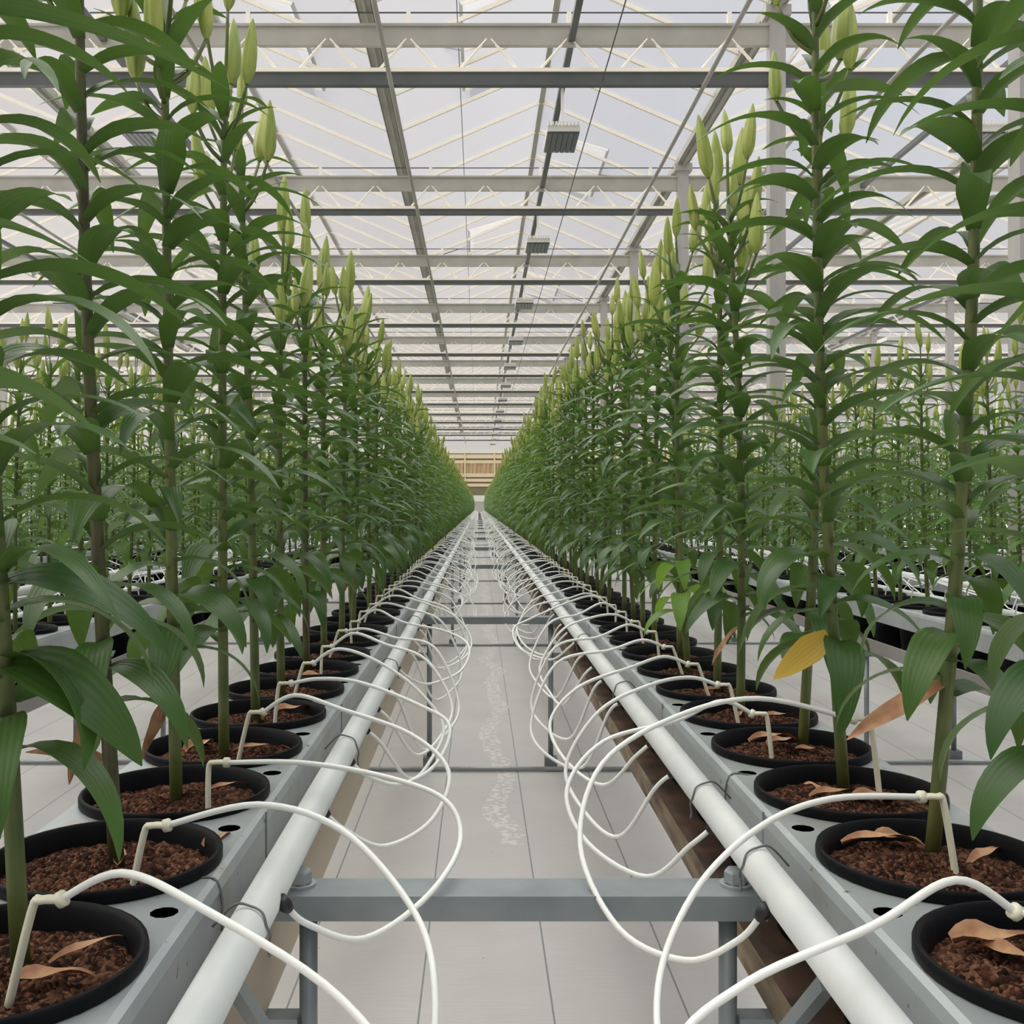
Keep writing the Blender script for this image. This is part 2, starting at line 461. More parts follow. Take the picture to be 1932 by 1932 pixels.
for k in range(spans[0], spans[-1] + 2):               # valley gutters
    x = GX0 + k * SPAN
    b = MB()
    b.box(x - 0.07, x + 0.07, YR0, YR1, EAVE - 0.06, EAVE - 0.045)
    b.box(x - 0.08, x - 0.065, YR0, YR1, EAVE - 0.06, EAVE + 0.03)
    b.box(x + 0.065, x + 0.08, YR0, YR1, EAVE - 0.06, EAVE + 0.03)
    b.box(x - 0.012, x + 0.012, YR0, YR1, EAVE - 0.10, EAVE - 0.06)
    tag(b.build('roof_gutter', M['steel_pale']), 'long grey valley gutter between two glass roof spans', group='roof gutters', kind='structure')

APEX = 0.76
for ti, y in enumerate(TRUSS_Y):                       # trellis girders across the house
    t = tag(empty('roof_truss', (0, y, CZ + 3.98)), 'trellis girder of two chords joined by zigzag rods under the roof', group='trellis girders', kind='structure')
    b = MB(); b.box(XL, XR, -0.035, 0.035, 0.0 if ti <= 3 else 0.048, 0.125); b.build('bottom_chord', M['steel_dark'], t)  # the shade on the chord's face is put into its dark colour
    b = MB(); b.box(XL, XR, -0.05, 0.05, 0.122, 0.158); b.build('chord_flange', M['alu_white'], t)  # light catching the chord's top is put into the flange's white colour
    b = MB(); b.box(XL, XR, -0.03, 0.03, 0.38, 0.555); b.build('top_chord', M['steel_pale'], t)
    b = MB(); b.box(XL, XR, -0.045, 0.045, 0.555, 0.58); b.build('top_flange', M['steel_pale'], t)
    b = MB(); b.tube([(XL, 0.0, 0.70), (XR, 0.0, 0.70)], 0.008, 6); b.build('wire_rod', M['steel_dark'], t)
    rm = None
    i0, i1 = int((XL + 0.664) / APEX) + 1, int((XR + 0.664) / APEX) - 1
    near = 0 <= (y - 9.7) <= 9.5
    rest = MB()
    for i in range(i0, i1):
        xa = -0.664 + i * APEX
        for s in (-1, 1):
            if near and abs(xa) < 7.5:
                if rm is None:
                    rm = {}
                    for q in (-1, 1):
                        rb = MB(); rb.tube([(q * 0.02, -0.02, 0.44), (q * 0.29, -0.02, 0.135)], 0.014, 6); rm[q] = rb.mesh('zigzag_rod', M['alu_white'])
                link('zigzag_rod', rm[s], t, Matrix.Translation((xa, 0, 0)))
            else:
                rest.tube([(xa + s * 0.02, -0.02, 0.44), (xa + s * 0.29, -0.02, 0.135)], 0.014, 4, cap=False)
        rest.box(xa - 0.02, xa + 0.02, -0.02, 0.02, 0.58, 0.70) if i % 2 == 0 else None
    tag(rest.build('zigzag_rods', M['alu_white'], t), kind='stuff')

for gx in (GX0 - 3 * SPAN, GX0 + SPAN, GX0 + 3 * SPAN):   # columns under every other gutter
    for ci, y in enumerate(TRUSS_Y):
        if y < 4 or y > 46: continue
        c = tag(empty('column', (gx, y, 0)), 'square galvanised steel column carrying a roof gutter', group='steel columns', kind='structure')
        b = MB(); b.box(-0.075, 0.075, -0.06, 0.06, 0, EAVE - 0.1); b.build('shaft', M['column'], c)
        b = MB(); b.box(-0.12, 0.12, -0.09, 0.09, EAVE - 0.16, EAVE - 0.06); b.build('saddle', M['column'], c)
        b = MB(); b.box(-0.10, 0.10, -0.085, 0.085, 0, 0.02); b.build('base_plate', M['column'], c)

# pipes and cables running the length of the house under the trusses
for x, h, r, m, lab, cat in ((-0.82, 4.0 - 0.045, 0.022, 'steel_pale', 'slim grey pipe under the girders beside the valley gutter', 'pipe'),
                             (2.12, 4.0 - 0.045, 0.022, 'steel_pale', 'slim grey pipe under the girders next to the column row', 'pipe'),
                             (3.84, 4.0 - 0.045, 0.022, 'steel_pale', 'slim grey pipe under the girders past the column row', 'pipe'),
                             (-2.45, 4.0 - 0.045, 0.022, 'steel_pale', 'slim grey pipe hung over the beige-gutter lily row', 'pipe'),
                             (-6.2, 4.0 - 0.045, 0.022, 'steel_pale', 'slim grey pipe over the outlying lily rows, past the beige gutter', 'pipe'),
                             (1.17, 4.02, 0.006, 'steel_dark', 'thin dark cable running beside the row of lamps', 'cable'),
                             (-0.2, 4.6, 0.004, 'steel_dark', 'very thin screen wire along the roof between gutter and lamps', 'wire')):
    b = MB(); b.tube([(x, 3.0, CZ + h), (x, 66.0, CZ + h)], r, 8)
    tag(b.build('roof_pipe' if r > .01 else 'roof_cable', M[m], smooth=True), lab, cat)

# lamps hanging from a dark rail under every fourth ridge
def lamp_meshes():
    a = MB(); a.box(-0.17, 0.17, -0.31, 0.31, 0.02, 0.075)
    f = MB()
    for i in range(9): f.box(-0.16 + i * 0.037, -0.16 + i * 0.037 + 0.022, -0.33, 0.30, 0.076, 0.115)
    l = MB(); l.box(-0.0245, 0.0245, -0.29, 0.29, 0.0, 0.02)
    h = MB(); h.bar((0, -0.12, 0.11), (0, -0.14, 0.532), 0.03, 0.02)
    return a.mesh('housing', M['lamp_w']), f.mesh('cooling_fins', M['lamp_w']), l.mesh('light_bar', M['lamp_d']), h.mesh('hanger', M['lamp_w'])
LA, LF, LB, LH = lamp_meshes()
lab_of = {0: 'between the two lily rows by the aisle', 1: 'past the column row', -1: 'beyond the beige-gutter row', 2: 'well past the column row', -2: 'far out beyond the beige-gutter row'}
for k in (0, 1, -1, 2, -2):
    x = 0.88 + 4.42 * k
    b = MB()
    for y in range(4, 66): b.box(x - 0.03, x + 0.03, y, y + 1, CZ + 4.39, CZ + 4.45)
    tag(b.build('lamp_rail', M['steel_dark']), 'dark steel lamp rail under the roof, ' + lab_of[k], 'rail')
    for i, y in enumerate(TRUSS_Y):
        if i < 3 or (i > 9 and k): continue
        L = empty('grow_lamp', (x, y + 1.2, CZ + 3.86))
        n_ = i - 3
        if k == 0:
            tag(L, 'finned white grow lamp over the aisle, %s along its dark rail' % ords[n_], 'lamp', 'grow lamps over the aisle')
        else:
            tag(L, 'finned white grow lamp hanging on the rail ' + lab_of[k], 'lamp', 'grow lamps ' + lab_of[k])
        ho = link('housing', LA, L); link('cooling_fins', LF, L); link('hanger', LH, L)
        for q in range(6): link('light_bar', LB, ho, Matrix.Translation((-0.14 + q * 0.056, 0, 0)))

# the far gable wall, seen down the aisle
yb = 68.3
wall = tag(empty('wall_back', (0, yb, 0)), 'far end wall with cream rails, tan screen and bluish glass', kind='structure')
def band(name, m, z0, z1, d=0.0, t=0.08):
    b = MB(); b.box(XL, XR, -d - t, -d, z0, z1); return b.build(name, M[m], wall)
band('plinth', 'grey_wall', 0, 1.25); band('lower_wall', 'white_wall', 1.25, 1.66, 0.02); band('olive_panel', 'olive', 1.66, 2.24)
band('rail', 'cream', 2.24, 2.44, 0.05); band('rail', 'brown', 2.44, 2.56); band('rail', 'cream', 2.56, 2.76, 0.05); band('rail', 'brown', 2.76, 2.87)
band('rail', 'cream', 2.87, 3.12, 0.05); band('rail', 'cream', 3.78, 3.98, 0.06); band('rail', 'brown', 3.98, 4.1); band('rail', 'cream', 4.1, 4.34, 0.05)
band('rail', 'grey_wall', 4.34, 4.45); band('rail', 'white_wall', 4.45, 4.70, 0.05); band('rail', 'steel_dark', 5.68, 5.76, 0.05)
sb = MB(); vs = []
nn = 400
for i in range(nn + 1):
    x = XL + (XR - XL) * i / nn
    d = -0.10 + 0.05 * math.sin(i * 1.9) + 0.03 * math.sin(i * 0.7)
    vs += [(x, d, 3.10), (x, d, 3.80)]
sb.add(vs, [(2 * i, 2 * i + 2, 2 * i + 3, 2 * i + 1) for i in range(nn)])
sb.build('folded_screen', M['tan'], wall)
for i in range(-9, 11):
    x = 1.05 + i * 1.95
    b = MB(); b.box(x - 0.05, x + 0.05, -0.2, -0.06, 0, 4.5); b.build('post', M['cream'], wall)
    b = MB(); b.add([(x + 0.03, -0.03, 4.7), (x + 1.92, -0.03, 4.7), (x + 1.92, -0.03, 5.7), (x + 0.03, -0.03, 5.7)], [(0, 1, 2, 3)]); b.build('pane', M['glass_wall'], wall)
    b = MB(); b.box(x - 0.02, x + 0.02, -0.06, 0.0, 4.7, 5.7); b.build('mullion', M['alu_white'], wall)
for k in spans:
    x = GX0 + k * SPAN
    b = MB(); b.add([(x, -0.03, EAVE), (x + SPAN, -0.03, EAVE), (x + W2, -0.03, RIDGE)], [(0, 1, 2)]); b.build('gable_pane', M['glass_wall'], wall)
for nm, x, lab in (('wall_left', XL, 'long glazed side wall beyond the beige-gutter rows'), ('wall_right', XR, 'long glazed side wall beyond the mud-stained-gutter rows')):
    w = tag(empty(nm, (x, 0, 0)), lab, kind='structure')
    b = MB(); b.box(-0.05, 0.05, YR0, YR1, 0, 0.5); b.build('plinth', M['white_wall'], w)
    for j in range(int((YR1 - YR0) / 4.5)):
        y = YR0 + j * 4.5
        b = MB(); b.add([(0, y, 0.5), (0, y + 4.5, 0.5), (0, y + 4.5, EAVE), (0, y, EAVE)], [(0, 1, 2, 3)]); b.build('pane', M['glass_wall'], w)
        b = MB(); b.box(-0.05, 0.05, y - 0.05, y + 0.05, 0.5, EAVE); b.build('post', M['alu_white'], w)

# ------------------------------------------------------------------ benches: trays, gutters, pipes, stands
# every row: x of its pots, side (+1 when its aisle lies towards -x), name of the row
ROWS = {
    'A': dict(c=XC, s=-1, name='beige-gutter row'),
    'B': dict(c=XC, s=1, name='mud-stained-gutter row'),
    'C': dict(c=-1.72, s=1, name='next row behind the beige-gutter row'),
    'D': dict(c=1.99, s=-1, name='next row behind the mud-stained-gutter row'),
    'E': dict(c=-1.72, s=-1, name='second row behind the beige-gutter row'),
    'G': dict(c=1.99, s=1, name='second row behind the mud-stained-gutter row'),
    'H': dict(c=-3.62, s=1, name='third row behind the beige-gutter row'),
    'I': dict(c=-3.62, s=-1, name='fourth row behind the beige-gutter row'),
    'J': dict(c=3.93, s=-1, name='third row behind the mud-stained-gutter row'),
    'K': dict(c=3.93, s=1, name='fourth row behind the mud-stained-gutter row'),
    'N': dict(c=-5.5, s=1, name='fifth row behind the beige-gutter row'),
    'O': dict(c=5.87, s=-1, name='fifth row behind the mud-stained-gutter row'),
}
for r in ROWS.values():
    r['x'] = r['c'] + r['s'] * 0.411
POT_U = 0.411

def tray_cell():
    """one pitch of the punched tray top: a round pot opening and a small drain hole"""
    bm = bmesh.new()
    es = []
    def loop(pts):
        v = [bm.verts.new((x, y, 0)) for x, y in pts]
        for i in range(len(v)): es.append(bm.edges.new((v[i], v[(i + 1) % len(v)])))
    y0 = -0.107
    loop([(-0.113, y0), (0.113, y0), (0.113, y0 + PITCH), (-0.113, y0 + PITCH)])
    loop([(0.1045 * math.cos(a), 0.1045 * math.sin(a)) for a in [2 * math.pi * k / 28 for k in range(28)]])
    loop([(-0.094 + 0.0125 * math.cos(a), 0.1155 + 0.0125 * math.sin(a)) for a in [2 * math.pi * k / 10 for k in range(10)]])
    bmesh.ops.triangle_fill(bm, edges=es, use_beauty=True)
    bm.verts.ensure_lookup_table()
    for i, v in enumerate(bm.verts): v.index = i
    V = [tuple(v.co) for v in bm.verts]; Fc = [tuple(v.index for v in f.verts) for f in bm.faces]
    bm.free()
    return V, Fc
CV, CF = tray_cell()

def make_bench(key, n_cells, gut, label_t, label_g, wall_h):
    r = ROWS[key]; x, s, c = r['x'], r['s'], r['c']
    t = empty('planting_tray', (x, 0.4, TRAY))
    tag(t, label_t, 'tray')
    ya, ye = 0.0, FAR - 0.4
    b = MB()
    for i in range(-1, n_cells):
        yy = Z0 + i * PITCH - 0.4
        # local x mirrored so the drain hole is on the aisle side
        fs = CF if s == 1 else [f[::-1] for f in CF]
        b.add([(vx * s, vy + yy, vz) for vx, vy, vz in CV], fs)
    yend = Z0 + n_cells * PITCH - 0.107 - 0.4
    ystart = Z0 - PITCH - 0.107 - 0.4
    if yend < ye: b.add([(-0.113, yend, 0), (0.113, yend, 0), (0.113, ye, 0), (-0.113, ye, 0)], [(0, 1, 2, 3)])
    b.build('tray_top', M['galv'], t)
    for q, nm in ((-s, 'aisle_skirt'), (s, 'outer_skirt')):
        b = MB()
        P = [(0.113 * q, 0.0), (0.119 * q, -0.003), (0.1225 * q, -0.012), (0.1225 * q, -0.066), (0.112 * q, -0.068)]
        vs = [(px, yy, pz) for yy in (ystart, ye) for px, pz in P]
        n = len(P)
        b.add(vs, [(i, i + 1, n + i + 1, n + i) for i in range(n - 1)])
        b.build(nm, M['galv'], t, smooth=False)
    sm = MB(); sm.box(-0.0005, 0.0015, -0.002, 0.002, -0.066, 0.001)
    sme = sm.mesh('seam', M['galv_d'])
    if key in 'AB':
        for yy in (0.78 + 0.42, 1.86, 3.1, 4.6, 6.2, 8.0):
            link('seam', sme, t, Matrix.Translation((-s * 0.1225, yy - 0.4, 0)))
    # drain gutter below the pots
    g = empty('drain_gutter', (x, 0.4, GUT)); tag(g, label_g, 'gutter')
    b = MB()
    b.box(-0.14, 0.14, ystart, ye, -0.008, 0.0); b.build('gutter_floor', M['sludge'] if gut == 'gut_mud' else M[gut], g)
    for q, nm in ((-s, 'aisle_lip'), (s, 'outer_lip')):
        b = MB()
        w0, w1 = q * 0.140, q * 0.146
        b.add([(w0, ystart, -0.008), (w1, ystart, wall_h), (w1 + q * 0.006, ystart, wall_h), (w0 + q * 0.006, ystart, -0.008),
               (w0, ye, -0.008), (w1, ye, wall_h), (w1 + q * 0.006, ye, wall_h), (w0 + q * 0.006, ye, -0.008)],
              [(0, 1, 5, 4), (1, 2, 6, 5), (2, 3, 7, 6), (3, 0, 4, 7), (0, 3, 2, 1)])
        b.build(nm, M[gut], g)
    # feed pipe on the aisle side
    px = c + s * 0.2385
    b = MB(); b.tube([(px, 0.3, CZ - 0.36), (px, FAR, CZ - 0.36)], 0.0172, 20)
    p = b.build('feed_pipe', M['pipe'], smooth=True)
    return px
nA = int((FAR - 1.2 - Z0) / PITCH)
make_bench('A', 90, 'gut_beige', 'galvanised punched tray holding the pots of the beige-gutter row', 'clean beige drain gutter under the potted lilies', 0.095)
make_bench('B', 90, 'gut_mud', 'galvanised punched tray holding the pots of the mud-stained-gutter row', 'mud-stained brown drain gutter under the potted lilies', 0.034)
for k in 'CDEGHIJKNO':
    make_bench(k, 40 if k in 'CDEG' else 0, 'gut_grey', 'galvanised planting tray of the ' + ROWS[k]['name'], 'grey drain gutter of the ' + ROWS[k]['name'], 0.04)
for o in [o for o in COL.objects if o.name.startswith('feed_pipe')]:
    x = o.data.vertices[0].co.x
    k = min(ROWS, key=lambda q: abs(ROWS[q]['c'] + ROWS[q]['s'] * 0.2385 - x))
    tag(o, 'white round feed pipe along the tray of the ' + ROWS[k]['name'], 'pipe')

STAND_Y = [1.085, 3.75, 7.05] + [10.05 + 3.0 * k for k in range(18)]
def stand_meshes(hw):
    m = {}
    b = MB(); b.box(-hw - 0.035, hw + 0.035, -0.026, 0.026, CZ - 0.4 - 0.0255, CZ - 0.4); m['crossbar'] = b.mesh('crossbar', M['galv_d'])
    b = MB(); b.tube([(0, 0, 0.02), (0, 0, CZ - 0.4 - 0.024)], 0.0095, 12); m['leg'] = b.mesh('leg', M['galv_d'], True)
    b = MB(); b.box(-0.022, 0.022, -0.022, 0.022, 0, 0.042); m['foot'] = b.mesh('foot', M['galv_d'])
    b = MB(); b.lathe([(0.0, 0.017), (0.011, 0.017), (0.0125, 0.0145), (0.0125, 0.003)], 6); b.lathe([(0.0125, 0.003), (0.017, 0.003), (0.017, 0), (0, 0)], 16); m['bolt'] = b.mesh('bolt', M['galv'])
    b = MB(); b.tube([(-hw - 0.32, 0.0, 0.010), (hw + 0.32, 0.0, 0.010)], 0.008, 8); m['floor_rail'] = b.mesh('floor_rail', M['galv'], True)
    b = MB(); b.box(-0.17, 0.17, -0.012, 0.012, -0.026, 0.0); m['gutter_support'] = b.mesh('gutter_support', M['galv_d'])
    b = MB(); b.tube([(0, 0, 0), (0, 0, GUT - 0.035)], 0.0095, 8); m['post'] = b.mesh('outer_leg', M['galv_d'], True)
    return m
SM = stand_meshes(0.22)
def stand(c, y, i, first=False, hw=0.22, where=''):
    o = empty('cross_stand', (c, y, 0))
    if first:
        tag(o, 'steel stand with wide bolted crossbar and diagonal braces spanning the aisle', 'stand', 'steel stands across the aisle')
    elif where:
        tag(o, 'steel bench stand under the trays ' + where, 'stand', 'stands ' + where)
    else:
        tag(o, 'plain steel stand across the aisle, %s counting from the bolted crossbar' % (ords[i] if i < 15 else 'far along'), 'stand', 'steel stands across the aisle')
    cb = link('crossbar', SM['crossbar'], o)
    for s in (-1, 1):
        link('leg', SM['leg'], o, Matrix.Translation((s * hw, 0, 0)))
        link('foot', SM['foot'], o, Matrix.Translation((s * hw, 0, 0)))
        link('gutter_support', SM['gutter_support'], o, Matrix.Translation((s * 0.40, 0.0, GUT - 0.008)))
        link('outer_leg', SM['post'], o, Matrix.Translation((s * 0.545, 0.0, 0)))
        link('bolt', SM['bolt'], cb, Matrix.Translation((s * (hw + 0.01), 0.006, CZ - 0.4)))
        if first:
            b = MB(); b.bar((s * 0.24, -0.25, CZ - 0.385), (s * 0.218, -0.01, 0.33), 0.012, 0.012); b.build('brace', M['galv_d'], o)
    link('floor_rail', SM['floor_rail'], o, Matrix.Translation((0, -0.05, 0)))
    return o
for i, y in enumerate(STAND_Y): stand(XC, y, i, first=(i == 0))
for c, wh in ((-1.72, 'behind the beige-gutter row'), (1.99, 'behind the mud-stained-gutter row')):
    for y in STAND_Y[1:7]: stand(c, y + 0.1, 0, where=wh)

# ------------------------------------------------------------------ lilies
def leaf_geo(L, W, a0, a1, p, segs, cols, fold, wave=0.0, bend=0.0):
    """lance-shaped blade leaving the stem at elevation a0 and drooping to a1; returns verts, faces, uv per vert"""
    vs, uv = [], []
    x = z = 0.0
    N = segs
    for i in range(N + 1):
        t = i / N
        ang = math.radians(a0 + (a1 - a0) * t ** p)
        if i:
            x += math.cos(ang) * L / N; z += math.sin(ang) * L / N
        w = W * 0.5 * min(1.0, 0.42 + 1.9 * t) * max(0.0, 1 - t ** 2.4) ** 0.85
        if i == N: w = 0.0006
        for j in range(cols + 1):
            sgn = -1 + 2 * j / cols
            lift = fold * abs(sgn) * w * (1 - 0.5 * t) + wave * math.sin(7 * t + sgn) * w * sgn
            vs.append((x - math.sin(ang) * lift, sgn * w + bend * t * t * L, z + math.cos(ang) * lift))
            uv.append((0.5 + 0.5 * sgn, t))
    fs = []
    for i in range(N):
        for j in range(cols):
            a = i * (cols + 1) + j
            fs.append((a, a + cols + 1, a + cols + 2, a + 1))
    return vs, fs, uv

def geo_mesh(name, vs, fs, uv, m):
    me = bpy.data.meshes.new(name)
    me.from_pydata(vs, [], fs)
    me.materials.append(m)
    l = me.uv_layers.new(name='UVMap')
    flat = []
    for f in fs:
        for v in f: flat += uv[v]
    l.data.foreach_set('uv', flat)
    me.polygons.foreach_set('use_smooth', [True] * len(fs))
    me.update()
    return me

# leaf families: low (broad, hanging), mid (arching), top (short, upright); parameters are for unit leaves in metres
LR = random.Random(3)
FAM = {'low': [], 'mid': [], 'top': []}
for i in range(5):
    FAM['low'].append(dict(L=LR.uniform(0.125, 0.155), W=LR.uniform(0.042, 0.052), a0=LR.uniform(15, 40), a1=LR.uniform(-85, -65), p=0.8, fold=0.25, wave=0.05, bend=LR.uniform(-.1, .1)))
for i in range(9):
    FAM['mid'].append(dict(L=LR.uniform(0.122, 0.162), W=LR.uniform(0.029, 0.037), a0=LR.uniform(42, 66), a1=LR.uniform(-52, -22), p=LR.uniform(0.65, 0.85), fold=LR.uniform(0.3, 0.5), wave=0.06, bend=LR.uniform(-.12, .12)))
for i in range(5):
    FAM['top'].append(dict(L=LR.uniform(0.085, 0.125), W=LR.uniform(0.022, 0.029), a0=LR.uniform(55, 75), a1=LR.uniform(-25, 15), p=0.8, fold=0.4, wave=0.05, bend=LR.uniform(-.1, .1)))
def lod(fam, segs, cols):
    return [leaf_geo(d['L'], d['W'], d['a0'], d['a1'], d['p'], segs, cols, d['fold'], d['wave'], d['bend']) for d in FAM[fam]]
HI = {f: [geo_mesh('leaf', *g, M['leaf']) for g in lod(f, 11, 4)] for f in FAM}
MID = {f: lod(f, 5, 2) for f in FAM}
LOW = {f: lod(f, 3, 2) for f in FAM}

def bud_mesh(n, prof_n, name='bud'):
    b = MB()
    P = []
    for i in range(prof_n + 1):
        t = i / prof_n
        r = 0.0112 * (min(1, 0.42 + 2.8 * t) if t < 0.25 else 1.0) * (1 - max(0, (t - 0.35) / 0.65) ** 1.9 * 0.86)
        if t == 0: r = 0.003
        if i == prof_n: r = 0.001
        P.append((r, t * 0.10))
    b.lathe(P, n, lobes=lambda a: 1 + 0.08 * math.cos(3 * a) + 0.10 * math.cos(6 * a))
    return b
BUD = bud_mesh(24, 12).mesh('bud', M['bud'], True)
BUD_L = bud_mesh(6, 4)

def stem_pt(sp, h):
    t = h / sp['H']
    return Vector((sp['bx'] + sp['lx'] * t + sp['cx'] * math.sin(math.pi * t), sp['by'] + sp['ly'] * t + sp['cy'] * math.sin(math.pi * t), h))

def lily_spec(R, H=None, lean=(0, 0), base=(0, 0), nleaf=58, nbud=None, low=0.165, curve=None):
    """places of the stem, leaves and buds of one lily, measured from the soil"""
    H = H or R.uniform(0.90, 1.0)
    sp = dict(H=H, lx=lean[0] + R.uniform(-.025, .025), ly=lean[1] + R.uniform(-.025, .025), bx=base[0], by=base[1],
              cx=R.uniform(-.012, .012) if curve is None else curve, cy=R.uniform(-.012, .012))
    az = R.uniform(0, 6.28)
    lv = []
    for i in range(nleaf):
        t = i / (nleaf - 1)
        h = low + (H - 0.03 - low) * t + R.uniform(-.006, .006)
        az += math.radians(137.5) + R.uniform(-.35, .35)
        if t < 0.17: f = 'low'
        elif t < 0.87: f = 'mid'
        else: f = 'top'
        sc = R.uniform(0.86, 1.14)
        if f == 'mid': sc *= 1.06 - 0.22 * max(0, t - 0.5)
        idx = R.randrange(len(FAM[f]))
        p = stem_pt(sp, h)
        rad = 0.0075 - 0.003 * t
        Mx = Matrix.Translation(p) @ Matrix.Rotation(az, 4, 'Z') @ Matrix.Translation((rad * 0.7, 0, 0)) @ Matrix.Rotation(R.uniform(-.22, .22), 4, 'X') @ Matrix.Rotation(R.uniform(-.16, .16), 4, 'Y') @ Matrix.Scale(sc, 4)
        lv.append((f, idx, Mx))
    sp['leaves'] = lv
    sp['buds'] = []
    nb = nbud if nbud is not None else R.randint(5, 8)
    a = R.uniform(0, 6.28)
    for i in range(nb):
        t = (i + 0.5) / nb
        h0 = H - 0.17 + 0.17 * t
        p0 = stem_pt(sp, h0)
        a += 2.2 + R.uniform(-.4, .4)
        out = (0.06 if i < nb - 1 else 0.008) * R.uniform(0.6, 1.15) * (1.1 - 0.3 * t)
        up = R.uniform(0.055, 0.085) * (0.75 + 0.6 * t)
        d = Vector((math.cos(a), math.sin(a), 0))
        p1 = p0 + d * out * 0.55 + Vector((0, 0, up * 0.35))
        p2 = p0 + d * out + Vector((0, 0, up))
        tilt = R.uniform(-.05, .22)
        sc = R.uniform(0.72, 1.12)
        axis = Vector((0, 0, 1)).cross(d)
        Mb = Matrix.Translation(p2) @ Matrix.Rotation(tilt, 4, axis) @ Matrix.Rotation(R.uniform(0, 6), 4, 'Z') @ Matrix.Scale(sc, 4)
        sp['buds'].append((catmull([p0, p1, p2], 3), Mb))
    return sp

# pot and soil
def pot_mesh(n):
    b = MB()
    bz = GUT - RIM
    b.lathe([(0.0, bz + 0.002), (0.082, bz + 0.002), (0.085, bz + 0.008), (0.1005, -0.030), (0.1035, -0.0132), (0.1105, -0.0130), (0.1125, -0.011), (0.1125, -0.004), (0.1115, -0.0008), (0.1098, 0.0), (0.1078, -0.0008), (0.1055, -0.005), (0.1015, -0.013), (0.0985, -0.045)], n)
    return b
POT = pot_mesh(40).mesh('pot', M['pot'], True)
def soil_geo(R, nr, na, rad=0.1008):
    ph = [R.uniform(0, 6.28) for _ in range(8)]
    vs, fs = [(0, 0, 0)], []
    def hgt(x, y):
        return 0.005 * math.sin(38 * x + ph[0]) * math.cos(33 * y + ph[1]) + 0.0035 * math.sin(90 * x + 70 * y + ph[2]) + 0.003 * math.sin(150 * x - 130 * y + ph[3]) * math.sin(170 * y + ph[4])
    for i in range(1, nr + 1):
        r = rad * i / nr
        for k in range(na):
            a = 2 * math.pi * k / na
            x, y = r * math.cos(a), r * math.sin(a)
            vs.append((x, y, hgt(x, y) * (1 - (i / nr) ** 4) + R.uniform(-1, 1) * (0.0026 if nr > 10 else 0.001) - 0.004 * (i / nr) ** 3))
    for k in range(na): fs.append((0, 1 + k, 1 + (k + 1) % na))
    for i in range(nr - 1):
        for k in range(na):
            a, b = 1 + i * na + k, 1 + i * na + (k + 1) % na
            fs.append((a, a + na, b + na, b))
    return vs, fs
def soil_mesh(R, nr, na):
    b = MB(); b.add(*soil_geo(R, nr, na)); return b.mesh('soil', M['soil'], True)
SOIL_HI = [soil_mesh(rng, 22, 72) for _ in range(4)]
SOIL_LO = [soil_mesh(rng, 5, 20) for _ in range(3)]

def bake(sp, G, stem_n=6, bud_geo=None, pot=False, steps=6, leaf_skip=None):
    """arrays for a joined plant: list of (verts, faces, material slot); slots: 0 leaf 1 stem 2 bud 3 pot 4 soil"""
    leaf, stem, bud = MB(), MB(), MB()
    for q, (f, i, Mx) in enumerate(sp['leaves']):
        if leaf_skip and q % leaf_skip == 0: continue
        v, fc, uv = G[f][i]
        leaf.add(v, fc, 0, Mx)
    stem.tube([stem_pt(sp, sp['H'] * k / steps - (0.01 if k == 0 else 0)) for k in range(steps + 1)], [0.0085 - 0.004 * k / steps for k in range(steps + 1)], stem_n, 1, cap=False)
    for path, Mb in sp['buds']:
        stem.tube(path, 0.0022, 3, 1, cap=False)
        bud.add(BUD_L.v, BUD_L.f, 2, Mb)
    return leaf, stem, bud

used = {}
def place_of(row, i):
    """words that single out the i-th pot of a row"""
    nm = ROWS[row]['name']
    if i == 1: return 'level with the bolted crossbar, ' + nm
    if i < 1: return '%s before the bolted crossbar, %s' % (ords[0 - i] if i < 1 else '', nm)
    if i <= 13: return '%s past the bolted crossbar, %s' % (ords[i - 2], nm)
    y = Z0 + i * PITCH
    k = max(j for j, q in enumerate(STAND_Y) if q <= y)
    n = sum(1 for j in range(i) if Z0 + j * PITCH >= STAND_Y[k])
    if y < 13.2 and k and n < 15: return '%s past the %s stand, %s' % (ords[n], ords[k], nm)
    return 'beyond the %s stand, %s' % (ords[min(k, 14)], nm)

def lily_label(row, i):
    return 'budded lily in black pot, ' + place_of(row, i)

